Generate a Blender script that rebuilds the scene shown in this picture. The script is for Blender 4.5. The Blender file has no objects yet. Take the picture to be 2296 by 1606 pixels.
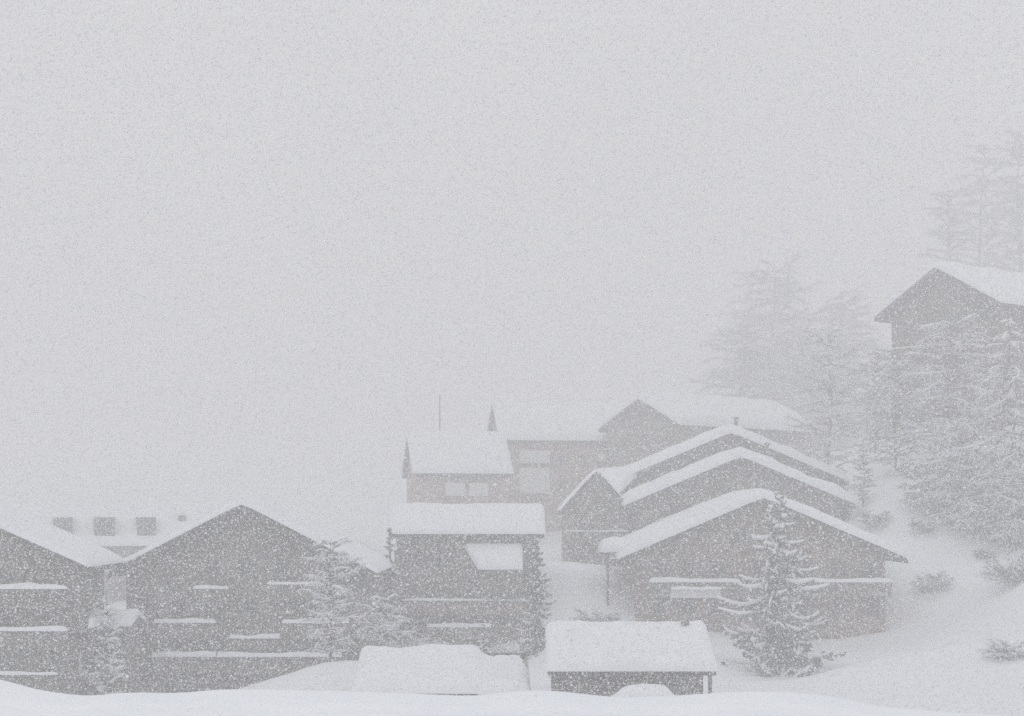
import bpy, math, random
import numpy as np
from mathutils import Vector, Matrix, noise

R = math.radians
rnd = random.Random(11)
scene = bpy.context.scene
col = scene.collection

# ------------------------------------------------------------------ camera, sky, sun, exposure
KPX = 36.0 / 55.0 / 2296.0                 # metres per photo pixel per metre of distance
EYE_X, EYE_Y = 1148.0, 1150.0
cam_d = bpy.data.cameras.new('camera')
cam = bpy.data.objects.new('camera', cam_d)
col.objects.link(cam)
cam.location = (0, 0, 0)
cam.rotation_euler = (R(90), 0, 0)
cam_d.lens = 55
cam_d.sensor_width = 36
cam_d.shift_y = (EYE_Y - 803.0) / 2296.0
cam_d.clip_start = 0.1
cam_d.clip_end = 3000
scene.camera = cam

SUN_EL, SUN_ROT = R(48), R(200)
world = bpy.data.worlds.new('World')
scene.world = world
world.use_nodes = True
wn = world.node_tree
wn.nodes.clear()
sky = wn.nodes.new('ShaderNodeTexSky')
sky.sky_type = 'NISHITA'
sky.sun_disc = False
sky.sun_elevation = SUN_EL
sky.sun_rotation = SUN_ROT
sky.dust_density = 8.0
sky.air_density = 1.0
mixw = wn.nodes.new('ShaderNodeMix')
mixw.data_type = 'RGBA'
mixw.inputs[0].default_value = 0.94         # thick cloud hides nearly all of the blue
cl = wn.nodes.new('ShaderNodeTexNoise')
cl.inputs['Scale'].default_value = 4.0
cl.inputs['Detail'].default_value = 5
clr = wn.nodes.new('ShaderNodeValToRGB')
clr.color_ramp.elements[0].position = 0.3
clr.color_ramp.elements[0].color = (4.5, 4.52, 4.6, 1)
clr.color_ramp.elements[1].position = 0.7
clr.color_ramp.elements[1].color = (5.4, 5.4, 5.42, 1)
wn.links.new(cl.outputs['Fac'], clr.inputs[0])
wn.links.new(clr.outputs[0], mixw.inputs[7])
bgn = wn.nodes.new('ShaderNodeBackground')
bgn.inputs['Strength'].default_value = 0.12
out = wn.nodes.new('ShaderNodeOutputWorld')
wn.links.new(sky.outputs[0], mixw.inputs[6])
wn.links.new(mixw.outputs[2], bgn.inputs['Color'])
wn.links.new(bgn.outputs[0], out.inputs['Surface'])

sun_d = bpy.data.lights.new('sun', 'SUN')
sun_d.energy = 0.6
sun_d.angle = R(40)
sun_d.color = (1.0, 0.98, 0.95)
sun = bpy.data.objects.new('sun', sun_d)
col.objects.link(sun)
sun.location = (0, 0, 200)
# light comes from behind the camera's shoulder, high
sun.rotation_euler = (R(90) - SUN_EL, 0, R(180) - SUN_ROT)

scene.view_settings.view_transform = 'Standard'
scene.view_settings.look = 'None'
scene.view_settings.gamma = 1
scene.view_settings.exposure = 0.32
scene.cycles.max_bounces = 6
scene.cycles.diffuse_bounces = 3
scene.cycles.volume_bounces = 3
scene.cycles.use_denoising = False

# ------------------------------------------------------------------ helpers
def P(px, py, d):
    return Vector(((px - EYE_X) * KPX * d, d, (EYE_Y - py) * KPX * d))

def tag(o, label=None, cat=None, group=None, kind=None):
    if label: o['label'] = label
    if cat: o['category'] = cat
    if group: o['group'] = group
    if kind: o['kind'] = kind
    return o

def empty(name, loc, rz=0.0):
    o = bpy.data.objects.new(name, None)
    o.empty_display_size = 0.5
    col.objects.link(o)
    o.location = loc
    o.rotation_euler = (0, 0, rz)
    return o

class MB:
    """Collects shapes; build() links them as one mesh object."""
    def __init__(self):
        self.v, self.f = [], []
    def add(self, vs, fs):
        n = len(self.v)
        self.v.extend(tuple(p) for p in vs)
        self.f.extend(tuple(i + n for i in f) for f in fs)
        return self
    def box(self, x0, x1, y0, y1, z0, z1):
        vs = [(x0, y0, z0), (x1, y0, z0), (x1, y1, z0), (x0, y1, z0), (x0, y0, z1), (x1, y0, z1), (x1, y1, z1), (x0, y1, z1)]
        return self.add(vs, [(0, 3, 2, 1), (4, 5, 6, 7), (0, 1, 5, 4), (1, 2, 6, 5), (2, 3, 7, 6), (3, 0, 4, 7)])
    def prism(self, poly, y0, y1):
        """poly: list of (x, z), anticlockwise seen from -Y"""
        n = len(poly)
        vs = [(x, y0, z) for x, z in poly] + [(x, y1, z) for x, z in poly]
        fs = [tuple(range(n)), tuple(range(2 * n - 1, n - 1, -1))]
        fs += [(i, i + n, (i + 1) % n + n, (i + 1) % n) for i in range(n)]
        return self.add(vs, fs)
    def tube(self, pts, rads, sides=5):
        pts = [Vector(p) for p in pts]
        n = len(pts)
        vs, fs = [], []
        for i, p in enumerate(pts):
            t = (pts[min(i + 1, n - 1)] - pts[max(i - 1, 0)])
            if t.length < 1e-6: t = Vector((0, 0, 1))
            t.normalize()
            a = t.cross(Vector((0.31, 0.95, 0.05)) if abs(t.z) > 0.9 else Vector((0, 0, 1)))
            a.normalize()
            b = a.cross(t)
            for k in range(sides):
                th = 2 * math.pi * k / sides
                vs.append(p + (a * math.cos(th) + b * math.sin(th)) * rads[i])
        for i in range(n - 1):
            for k in range(sides):
                k2 = (k + 1) % sides
                fs.append((i * sides + k, i * sides + k2, (i + 1) * sides + k2, (i + 1) * sides + k))
        fs.append(tuple(range(sides - 1, -1, -1)))
        fs.append(tuple(range((n - 1) * sides, n * sides)))
        return self.add(vs, fs)
    def build(self, name, mat, parent=None, smooth=False):
        me = bpy.data.meshes.new(name)
        me.from_pydata(self.v, [], self.f)
        me.update()
        if smooth:
            me.polygons.foreach_set('use_smooth', [True] * len(me.polygons))
        o = bpy.data.objects.new(name, me)
        col.objects.link(o)
        me.materials.append(mat)
        if parent is not None: o.parent = parent
        return o

def sstep(a, b, x):
    t = min(1.0, max(0.0, (x - a) / (b - a)))
    return t * t * (3 - 2 * t)

def fbm(x, y, z=0.0, o=4):
    return noise.fractal(Vector((x, y, z)), 0.9, 2.1, o)

def snow_pad(mb, base, nu, nv, thick, seed=0.0, lump=0.12, ru=0.12, rv=0.12, fade=None):
    """closed pillow of snow on base(u, v), u and v in 0..1, rounded off at its rim"""
    top, bot = [], []
    for j in range(nv + 1):
        for i in range(nu + 1):
            u, v = i / nu, j / nv
            # pack the samples towards the rims
            u = 0.5 - 0.5 * math.cos(math.pi * u) if nu > 6 else u
            v = 0.5 - 0.5 * math.cos(math.pi * v) if nv > 6 else v
            p = Vector(base(u, v))
            eu = min(1.0, min(u, 1 - u) / ru)
            ev = min(1.0, min(v, 1 - v) / rv)
            e = math.sqrt(max(0.0, 1 - (1 - eu) ** 2)) * math.sqrt(max(0.0, 1 - (1 - ev) ** 2))
            t = thick * (0.06 + 0.94 * e)
            t *= 1 + lump * 2.2 * fbm(p.x * 0.5 + seed, p.y * 0.5, p.z * 0.5 + seed)
            if fade: t *= fade(u, v)
            top.append(p + Vector((0, 0, max(0.02, t))))
            bot.append(p)
    w = nu + 1
    N = len(top)
    fs = []
    for j in range(nv):
        for i in range(nu):
            a = j * w + i
            fs.append((a, a + 1, a + w + 1, a + w))
            fs.append((N + a, N + a + w, N + a + w + 1, N + a + 1))
    for i in range(nu):
        fs.append((i, N + i, N + i + 1, i + 1))
        a = nv * w + i
        fs.append((a, a + 1, N + a + 1, N + a))
    for j in range(nv):
        a = j * w
        fs.append((a, a + w, N + a + w, N + a))
        a = j * w + nu
        fs.append((a, N + a, N + a + w, a + w))
    mb.add(top + bot, fs)

# ------------------------------------------------------------------ materials
def mat(name):
    m = bpy.data.materials.new(name)
    m.use_nodes = True
    nt = m.node_tree
    b = nt.nodes['Principled BSDF']
    return m, nt, b

def wood(name, dark, light, plank=5.0, snow=0.12):
    """weathered timber: upright boards, grain, and storm snow stuck in fine grains to the boards"""
    m, nt, b = mat(name)
    L = nt.links.new
    tc = nt.nodes.new('ShaderNodeTexCoord')
    mp = nt.nodes.new('ShaderNodeMapping')
    mp.inputs['Scale'].default_value = (0.3, 0.3, plank)
    nz = nt.nodes.new('ShaderNodeTexNoise')
    nz.inputs['Scale'].default_value = 1.3
    nz.inputs['Detail'].default_value = 6
    L(tc.outputs['Object'], mp.inputs[0]); L(mp.outputs[0], nz.inputs['Vector'])
    cr = nt.nodes.new('ShaderNodeValToRGB')
    cr.color_ramp.elements[0].position = 0.32; cr.color_ramp.elements[0].color = (*dark, 1)
    cr.color_ramp.elements[1].position = 0.68; cr.color_ramp.elements[1].color = (*light, 1)
    L(nz.outputs['Fac'], cr.inputs[0])
    # rime
    n2 = nt.nodes.new('ShaderNodeTexNoise')
    n2.inputs['Scale'].default_value = 9.0
    n2.inputs['Detail'].default_value = 5
    n2.inputs['Roughness'].default_value = 0.75
    L(tc.outputs['Object'], n2.inputs['Vector'])
    n3 = nt.nodes.new('ShaderNodeTexNoise')
    n3.inputs['Scale'].default_value = 0.45
    n3.inputs['Detail'].default_value = 3
    L(tc.outputs['Object'], n3.inputs['Vector'])
    ad = nt.nodes.new('ShaderNodeMath'); ad.operation = 'MULTIPLY_ADD'
    ad.inputs[1].default_value = 0.22
    L(n3.outputs['Fac'], ad.inputs[0]); L(n2.outputs['Fac'], ad.inputs[2])
    r2 = nt.nodes.new('ShaderNodeValToRGB')
    r2.color_ramp.elements[0].position = 0.665 - 0.16 * snow
    r2.color_ramp.elements[1].position = 0.775 - 0.10 * snow
    L(ad.outputs[0], r2.inputs[0])
    mx = nt.nodes.new('ShaderNodeMix'); mx.data_type = 'RGBA'
    mx.inputs[7].default_value = (0.72, 0.74, 0.78, 1)
    L(r2.outputs[0], mx.inputs[0]); L(cr.outputs[0], mx.inputs[6])
    L(mx.outputs[2], b.inputs['Base Color'])
    b.inputs['Roughness'].default_value = 0.9
    bp = nt.nodes.new('ShaderNodeBump'); bp.inputs['Strength'].default_value = 0.3; bp.inputs['Distance'].default_value = 0.03
    L(nz.outputs['Fac'], bp.inputs['Height']); L(bp.outputs[0], b.inputs['Normal'])
    return m

def snow_mat(name, colr=(0.86, 0.88, 0.92), bump=0.06, grain=0.02):
    m, nt, b = mat(name)
    L = nt.links.new
    tc = nt.nodes.new('ShaderNodeTexCoord')
    a = nt.nodes.new('ShaderNodeTexNoise'); a.inputs['Scale'].default_value = 0.8; a.inputs['Detail'].default_value = 8
    L(tc.outputs['Object'], a.inputs['Vector'])
    cr = nt.nodes.new('ShaderNodeValToRGB')
    cr.color_ramp.elements[0].position = 0.3
    cr.color_ramp.elements[0].color = (colr[0] * 0.95, colr[1] * 0.955, colr[2] * 0.965, 1)
    cr.color_ramp.elements[1].position = 0.7
    cr.color_ramp.elements[1].color = (*colr, 1)
    L(a.outputs['Fac'], cr.inputs[0]); L(cr.outputs[0], b.inputs['Base Color'])
    b.inputs['Roughness'].default_value = 0.95
    b.inputs['Specular IOR Level'].default_value = 0.15
    g = nt.nodes.new('ShaderNodeTexNoise'); g.inputs['Scale'].default_value = 14; g.inputs['Detail'].default_value = 6
    L(tc.outputs['Object'], g.inputs['Vector'])
    b1 = nt.nodes.new('ShaderNodeBump'); b1.inputs['Strength'].default_value = 0.5; b1.inputs['Distance'].default_value = bump
    L(a.outputs['Fac'], b1.inputs['Height'])
    b2 = nt.nodes.new('ShaderNodeBump'); b2.inputs['Strength'].default_value = 0.6; b2.inputs['Distance'].default_value = grain
    L(g.outputs['Fac'], b2.inputs['Height']); L(b1.outputs[0], b2.inputs['Normal']); L(b2.outputs[0], b.inputs['Normal'])
    return m

def plain(name, c1, c2, scale=3.0, rough=0.85):
    m, nt, b = mat(name)
    L = nt.links.new
    tc = nt.nodes.new('ShaderNodeTexCoord')
    a = nt.nodes.new('ShaderNodeTexNoise'); a.inputs['Scale'].default_value = scale; a.inputs['Detail'].default_value = 5
    L(tc.outputs['Object'], a.inputs['Vector'])
    cr = nt.nodes.new('ShaderNodeValToRGB')
    cr.color_ramp.elements[0].position = 0.35; cr.color_ramp.elements[0].color = (*c1, 1)
    cr.color_ramp.elements[1].position = 0.65; cr.color_ramp.elements[1].color = (*c2, 1)
    L(a.outputs['Fac'], cr.inputs[0]); L(cr.outputs[0], b.inputs['Base Color'])
    b.inputs['Roughness'].default_value = rough
    return m

M = {
    'snow': snow_mat('snow'),
    'bank': snow_mat('bank_snow', (0.89, 0.915, 0.955), 0.06, 0.03),
    'wood': wood('dark_timber', (0.045, 0.036, 0.029), (0.11, 0.088, 0.068)),
    'wood_grey': wood('grey_timber', (0.052, 0.046, 0.033), (0.125, 0.11, 0.08)),
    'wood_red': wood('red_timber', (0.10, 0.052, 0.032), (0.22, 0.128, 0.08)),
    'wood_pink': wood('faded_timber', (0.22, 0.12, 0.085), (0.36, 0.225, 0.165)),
    'roof': plain('roof_edge', (0.035, 0.034, 0.034), (0.075, 0.07, 0.067), 4),
    'plaster': plain('pale_plaster', (0.56, 0.55, 0.54), (0.66, 0.65, 0.64), 2),
    'glass': plain('window_glass', (0.02, 0.022, 0.025), (0.04, 0.042, 0.046), 1, 0.12),
    'shutter': plain('shutter_paint', (0.15, 0.14, 0.12), (0.22, 0.20, 0.175), 3),
    'pale': plain('pale_paint', (0.60, 0.61, 0.62), (0.70, 0.70, 0.71), 2),
    'needle': plain('spruce_needles', (0.07, 0.075, 0.066), (0.24, 0.245, 0.235), 1.6),
    'twig': plain('bare_twigs', (0.06, 0.053, 0.048), (0.12, 0.105, 0.096), 2),
    'frost_haze': plain('frosted_hazed_twigs', (0.25, 0.245, 0.24), (0.42, 0.42, 0.425), 2),  # rime on twigs; its paleness also stands in for thicker haze on far trees
    'twig_snow': plain('snowy_twigs', (0.10, 0.095, 0.09), (0.2, 0.195, 0.19), 2),
    'bark': plain('bark', (0.05, 0.043, 0.038), (0.10, 0.088, 0.078), 6),
    'metal': plain('dull_metal', (0.06, 0.06, 0.062), (0.12, 0.12, 0.122), 5, 0.6),
}

# ------------------------------------------------------------------ ground
CTRL = []
def C(px, py, d): CTRL.append(P(px, py, d))
def CX(x, y, z): CTRL.append(Vector((x, y, z)))
for a in [(2000, 1400, 130), (1960, 1480, 100), (2000, 1570, 78), (2296, 1585, 50), (2296, 1400, 108), (2296, 1310, 125), (2296, 1190, 140),
          (2060, 1185, 141), (1920, 1125, 150), (2140, 985, 162), (2100, 900, 168), (2296, 885, 168), (2400, 950, 150), (2450, 1200, 120),
          (1300, 1400, 114), (1262, 1300, 132), (1300, 1265, 150), (1380, 1402, 127), (1460, 1408, 127), (1330, 1398, 124), (1745, 1530, 105), (1560, 1440, 122), (1400, 1430, 118),
          (520, 1552, 95), (640, 1518, 97), (770, 1482, 99), (930, 1505, 100), (1050, 1505, 108), (1180, 1490, 112), (1200, 1475, 119), (1000, 1490, 118), (1100, 1480, 123),
          (560, 1580, 106), (400, 1590, 106), (720, 1520, 108), (850, 1500, 112)]:
    C(*a)
for a in [(-40, 98, -13), (-25, 110, -12.6), (-5, 88, -10.8), (10, 85, -10.6), (20, 86, -10.8), (-5, 128, -9.8), (-40, 140, -11.5), (-40, 180, -9), (-70, 110, -13),
          (-10, 190, -4), (10, 205, -2), (40, 205, 3), (28, 150, -3.5), (0, 60, -9.5), (-30, 60, -11), (30, 50, -7.5), (0, 30, -5), (-20, 25, -5), (25, 25, -4),
          (0, 0, -2.6), (-30, 0, -3), (30, 0, -2.5), (0, -50, -2), (-80, -50, -3), (80, -50, 0), (80, 100, 6), (100, 170, 22), (60, 235, 13), (48, 285, 10), (56, 268, 10.5), (40, 250, 7), (40, 182, 5), (41, 174, 6.6), (0, 260, 4),
          (-80, 240, -4), (-140, 150, -10), (-140, 300, 2), (0, 400, 18), (100, 400, 40), (-100, 420, 12), (200, 300, 40), (200, 100, 25), (-220, 100, -6),
          (-220, 450, 20), (220, 450, 50)]:
    CX(*a)
ctrl = np.array([tuple(p) for p in CTRL])
def tps_fit(c, lam=0.05):
    n = len(c)
    s = 60.0
    X = c[:, :2] / s
    r2 = ((X[:, None] - X[None]) ** 2).sum(-1)
    Kk = 0.5 * r2 * np.log(r2 + 1e-9) + lam * 1e-3 * np.eye(n)
    Pm = np.c_[np.ones(n), X]
    A = np.block([[Kk, Pm], [Pm.T, np.zeros((3, 3))]])
    w = np.linalg.solve(A, np.r_[c[:, 2], 0, 0, 0])
    def f(x, y):
        q = np.stack([np.asarray(x, float) / s, np.asarray(y, float) / s], -1)
        d2 = ((q[..., None, :] - X) ** 2).sum(-1)
        return (0.5 * d2 * np.log(d2 + 1e-9)) @ w[:n] + w[n] + q @ w[n + 1:]
    return f
_tps = tps_fit(ctrl)
def gz(x, y):
    return float(_tps(np.array([x]), np.array([y]))[0])

def seat(px, py, d, span=30.0):
    """distance at which the sight line through the foot of a plant meets the ground; the given one if it never does near there"""
    ds = np.linspace(d - span, d + span, 241)
    g = _tps((px - EYE_X) * KPX * ds, ds)
    z = (EYE_Y - py) * KPX * ds
    sg = np.where(np.diff(np.sign(z - g)) != 0)[0]
    if len(sg):
        return float(ds[sg[np.argmin(abs(ds[sg] - d))]])
    return d

def foot(px, py, d):
    b = P(px, py, d)
    b.z = min(b.z, gz(b.x, b.y) + 0.1)
    return b

def build_ground():
    xs = np.unique(np.r_[np.linspace(-260, -80, 30), np.linspace(-80, 80, 130), np.linspace(80, 260, 30)])
    ys = np.unique(np.r_[np.linspace(-70, 20, 20), np.linspace(20, 180, 150), np.linspace(180, 500, 60)])
    XX, YY = np.meshgrid(xs, ys)
    ZZ = _tps(XX.ravel(), YY.ravel()).reshape(XX.shape)
    vs = []
    for j in range(len(ys)):
        for i in range(len(xs)):
            x, y = XX[j, i], YY[j, i]
            vs.append((x, y, ZZ[j, i] + 0.30 * fbm(x * 0.09, y * 0.09) + 0.10 * fbm(x * 0.45, y * 0.45, 3)))
    w = len(xs)
    fs = [(j * w + i, j * w + i + 1, (j + 1) * w + i + 1, (j + 1) * w + i) for j in range(len(ys) - 1) for i in range(w - 1)]
    o = MB().add(vs, fs).build('ground', M['snow'], None, True)
    tag(o, 'snow covered ground of the village and hillside', 'ground', kind='structure')
build_ground()

# near snow bank at the bottom of the picture
def build_bank():
    prof = [(-500, 1490), (-200, 1492), (0, 1517), (100, 1545), (200, 1557), (300, 1548), (400, 1551), (500, 1542), (600, 1542), (750, 1545), (900, 1550), (1060, 1557),
            (1150, 1546), (1230, 1543), (1320, 1553), (1400, 1560), (1500, 1556), (1640, 1548), (1750, 1547), (1860, 1556), (1960, 1580), (2100, 1591),
            (2296, 1604), (2500, 1620), (2800, 1640)]
    px = np.array([p[0] for p in prof]); py = np.array([p[1] for p in prof])
    d0 = 14.0
    def crest(x):
        q = x / (KPX * d0) + EYE_X
        acc = sum(np.interp(q + o, px, py) for o in (-30, -15, 0, 15, 30)) / 5
        return (EYE_Y - acc) * KPX * d0
    xs = np.linspace(-9, 9.5, 260)
    ys = [4, 6, 8, 9.5] + list(np.linspace(10.2, 13.4, 40)) + [13.6, 13.8, 13.9, 14.0, 14.05, 14.12, 14.25, 14.5, 15.0, 16, 18, 20]
    vs = []
    for y in ys:
        for x in xs:
            c = crest(x)
            if y <= 14:
                z = c - 0.05 * (14 - y) * 0.4 - 0.02 * (1 if y < 13 else 0) + 0.0
                f = min(1, (14 - y) / 1.2)
                z += f * (0.05 * fbm(x * 0.8, y * 0.8, 5) + 0.02 * fbm(x * 3, y * 3, 9))
                z -= 0.03 * max(0.0, 1 - (14 - y) / 0.15) ** 2
            else:
                t = y - 14
                z = c - 0.03 - 1.5 * t - 0.25 * t * t
                z = max(z, gz(x, y) - 0.6)
            vs.append((x, y, z))
    w = len(xs)
    fs = [(j * w + i, j * w + i + 1, (j + 1) * w + i + 1, (j + 1) * w + i) for j in range(len(ys) - 1) for i in range(w - 1)]
    o = MB().add(vs, fs).build('snow_bank', M['bank'], None, True)
    tag(o, 'bright near snow bank along the bottom of the view', 'snow bank', kind='structure')
build_bank()

# ------------------------------------------------------------------ houses
def roof_profile(hw, slope, zr, t):
    return [(-hw, zr - hw * slope), (0, zr), (hw, zr - hw * slope), (hw, zr - hw * slope - t), (0, zr - t), (-hw, zr - hw * slope - t)]

def ccw(poly):
    a = sum(poly[i][0] * poly[(i + 1) % len(poly)][1] - poly[(i + 1) % len(poly)][0] * poly[i][1] for i in range(len(poly)))
    return poly if a > 0 else poly[::-1]

def face_xf(face, w, l):
    """maps (s, out, z) on a face to local xyz: s runs along the wall, out away from it"""
    if face == 'front': return lambda s, o, z: (s, -l / 2 - o, z)
    if face == 'right': return lambda s, o, z: (w / 2 + o, s, z)
    if face == 'left': return lambda s, o, z: (-w / 2 - o, -s, z)

def fbox(mb, T, s0, s1, o0, o1, z0, z1):
    a, b = T(s0, o0, z0), T(s1, o1, z1)
    mb.box(min(a[0], b[0]), max(a[0], b[0]), min(a[1], b[1]), max(a[1], b[1]), z0, z1)

def window(parent, T, s, z, w, h, frame='pale', snow=True, shutters=False):
    m = MB()
    b = 0.10
    fbox(m, T, s - w / 2, s - w / 2 + b, -0.02, 0.09, z, z + h)
    fbox(m, T, s + w / 2 - b, s + w / 2, -0.02, 0.09, z, z + h)
    fbox(m, T, s - w / 2 + b, s + w / 2 - b, -0.02, 0.087, z, z + b)
    fbox(m, T, s - w / 2 + b, s + w / 2 - b, -0.02, 0.087, z + h - b, z + h)
    fbox(m, T, s - 0.03, s + 0.03, -0.02, 0.075, z + b, z + h - b)
    f = m.build('window', M[frame], parent)
    p = MB(); fbox(p, T, s - w / 2 + b, s + w / 2 - b, -0.02, 0.03, z + b, z + h - b)
    p.build('pane', M['glass'], f)
    if snow:
        q = MB()
        snow_pad(q, lambda u, v: T(s - w / 2 - 0.1 + u * (w + 0.2), 0.0 + v * 0.28, z - 0.02), 8, 4, 0.2, s, 0.1, 0.2, 0.4)
        q.build('sill_snow', M['snow'], f, True)
    if shutters:
        for sg in (-1, 1):
            q = MB(); c = s + sg * (w / 2 + 0.32)
            fbox(q, T, c - 0.28, c + 0.28, 0.0, 0.06, z, z + h)
            q.build('shutter', M['shutter'], f)

def balcony(parent, T, s0, s1, z, depth=1.2, mat_='wood', snow=0.3, rail=1.0):
    m = MB()
    fbox(m, T, s0, s1, 0.0, depth, z - 0.18, z)
    n = max(2, int((s1 - s0) / 0.22))
    for i in range(n):
        a = s0 + 0.02 + (s1 - s0 - 0.04) * i / n
        fbox(m, T, a + 0.012, a + (s1 - s0) / n - 0.012, depth - 0.06, depth - 0.02, z + 0.003, z + rail - 0.08)
    fbox(m, T, s0, s1, depth - 0.10, depth + 0.02, z + rail - 0.08, z + rail)
    k = max(2, int((s1 - s0) / 2.6))
    for i in range(k + 1):
        a = s0 + (s1 - s0 - 0.12) * i / k
        fbox(m, T, a, a + 0.12, depth - 0.20, depth - 0.103, z + 0.003, z + rail - 0.003)
    b = m.build('balcony', M[mat_], parent)
    q = MB()
    snow_pad(q, lambda u, v: T(s0 - 0.05 + u * (s1 - s0 + 0.1), depth - 0.2 + v * 0.32, z + rail - 0.01), 26, 5, snow, s0 + z, 0.3, 0.02, 0.4)
    q.build('rail_snow', M['snow'], b, True)
    return b

def house(name, label, cat, loc, rot, w, l, h, slope, over=1.0, snow=0.7, wall='wood', roof_t=0.3, group=None, base=None, front_over=None, lump=0.12, beams=True):
    """ridge along local Y, one gable looks to -Y; origin on the ground under the middle"""
    root = empty(name, loc, rot)
    tag(root, label, cat, group)
    ridge = h + w / 2 * slope
    m = MB()
    m.prism(ccw([(-w / 2, -2.5), (w / 2, -2.5), (w / 2, h), (0, ridge), (-w / 2, h)]), -l / 2, l / 2)
    m.build('wall', M[wall], root)
    if base:
        q = MB(); q.box(-w / 2 - 0.06, w / 2 + 0.06, -l / 2 - 0.06, l / 2 + 0.06, -2.5, base)
        q.build('stone_base', M['plaster'], root)
    fo = over if front_over is None else front_over
    hw = w / 2 + over
    zr = ridge + roof_t + 0.02
    r = MB(); r.prism(ccw(roof_profile(hw, slope, zr, roof_t)), -l / 2 - fo, l / 2 + fo)
    ro = r.build('roof', M['roof'], root)
    if beams:
        for sg in (-1, 1):
            for fr in (0.45, 0.97):
                q = MB()
                x = sg * w / 2 * fr
                zt = zr - roof_t - abs(x) * slope - 0.11
                q.box(x - 0.11, x + 0.11, -l / 2 - fo + 0.15, -l / 2 - 0.01, zt - 0.22, zt)
                q.build('purlin', M[wall], root)
    hs = hw + 0.12
    def base_f(u, v):
        x = (u * 2 - 1) * hs
        return (x, -l / 2 - fo - 0.12 + v * (l + 2 * fo + 0.24), zr - math.sqrt(x * x + 0.04) * slope + 0.2 * slope)
    s = MB()
    snow_pad(s, base_f, 36, 30, snow, loc[0] * 0.7, lump, 0.05, 0.05)
    s.build('roof_snow', M['snow'], ro, True)
    root_info = dict(root=root, w=w, l=l, h=h, ridge=ridge, slope=slope, roof=ro, zr=zr, over=over, snow=snow)
    return root_info

def chimney(H, x, y, ww, hh, cap=0.35, m_='metal', round_=False):
    z = H['zr'] - abs(x) * H['slope']
    q = MB()
    z0, z1 = z - 0.4, z + hh
    if round_:
        q.tube([(x, y, z0), (x, y, z1)], [ww / 2, ww / 2], 8)
        q.tube([(x, y, z1 + 0.003), (x, y, z1 + 0.12), (x, y, z1 + 0.25)], [ww * 0.9, ww * 0.9, 0.03], 8)
    else:
        q.box(x - ww / 2, x + ww / 2, y - ww / 2, y + ww / 2, z0, z1)
        q.box(x - ww / 2 - 0.07, x + ww / 2 + 0.07, y - ww / 2 - 0.07, y + ww / 2 + 0.07, z1, z1 + 0.1)
    c = q.build('chimney', M[m_], H['roof'])
    return c

# --- chalet at the left edge
d = 98.0
p = P(-95, 1138, d)
gb = -13.2
W_ = 14.6
H = house('chalet', 'dark timber chalet cut off by the left edge, thick snow on its roof slope', 'chalet', (p.x, d + 3.6, gb), 0, W_, 7.2, 0.33 + 13.2 - 0.44 * W_ / 2 - 0.35, 0.44, 1.1, 0.36, 'wood')
T = face_xf('front', W_, 7.2)
for z, a, b, s in [(2.2, -7.2, 6.6, 0.2), (4.9, -7.0, 7.2, 0.24), (7.5, -6.5, 7.2, 0.34)]:
    balcony(H['root'], T, a, b, z, 1.3, 'wood', s)
for z in (0.2, 2.9, 5.5, 8.2):
    for s in (-5.4, -2.8, 0.2, 3.0, 5.6):
        if z > 8 and abs(s) > 5.5: continue
        window(H['root'], T, s, z + 0.15, 1.1, 1.3, 'shutter', False, True)
TR = face_xf('right', W_, 7.2)
for z in (2.9, 5.6):
    for s in (-2, 1.2): window(H['root'], TR, s, z, 1.0, 1.3, 'pale', True)
balcony(H['root'], TR, -3.4, 1, 5.0, 1.0, 'wood', 0.4)

# --- big chalet left of centre
d = 110.0
gb = -12.6
apex = P(548, 1133, d)
W_, L_, SL = 16.6, 12, 0.515
H = house('chalet', 'widest dark gabled chalet on the left with snowy balcony rails and a pointed gable', 'chalet', (apex.x, d + L_ / 2, gb), 0, W_, L_, apex.z - 0.3 - SL * W_ / 2 - gb, SL, 1.05, 0.45, 'wood')
T = face_xf('front', W_, L_)
def zz(py): return (EYE_Y - py) * KPX * d - gb
def ss(px): return (px - EYE_X) * KPX * d - apex.x
balcony(H['root'], T, ss(355), ss(492), zz(1394) - 1.0, 1.25, 'wood', 0.26)
balcony(H['root'], T, ss(640), ss(785), zz(1394) - 1.0, 1.25, 'wood', 0.26)
balcony(H['root'], T, ss(350), ss(770), zz(1469) - 1.0, 1.3, 'wood', 0.34)
balcony(H['root'], T, ss(440), ss(516), zz(1319) - 0.9, 0.9, 'wood', 0.22, 0.9)
balcony(H['root'], T, ss(605), ss(742), zz(1309) - 0.9, 0.9, 'wood', 0.2, 0.9)
balcony(H['root'], T, ss(520), ss(632), zz(1429) - 0.6, 0.9, 'wood', 0.26, 0.6)
for px in (320, 400, 470, 560, 660, 730):
    for py in (1365, 1440, 1515):
        window(H['root'], T, ss(px), zz(py + 14), 1.15, 1.35, 'shutter', False, px in (400, 660))
for px in (475, 548, 630):
    window(H['root'], T, ss(px), zz(1290), 1.05, 1.25, 'shutter', False)
q = MB(); x0 = ss(494); q.tube([(x0, -L_ / 2 - 1.34, zz(1540)), (x0, -L_ / 2 - 1.34, zz(1330))], [0.08, 0.08], 6)
q.build('downpipe', M['metal'], H['root'])

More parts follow.
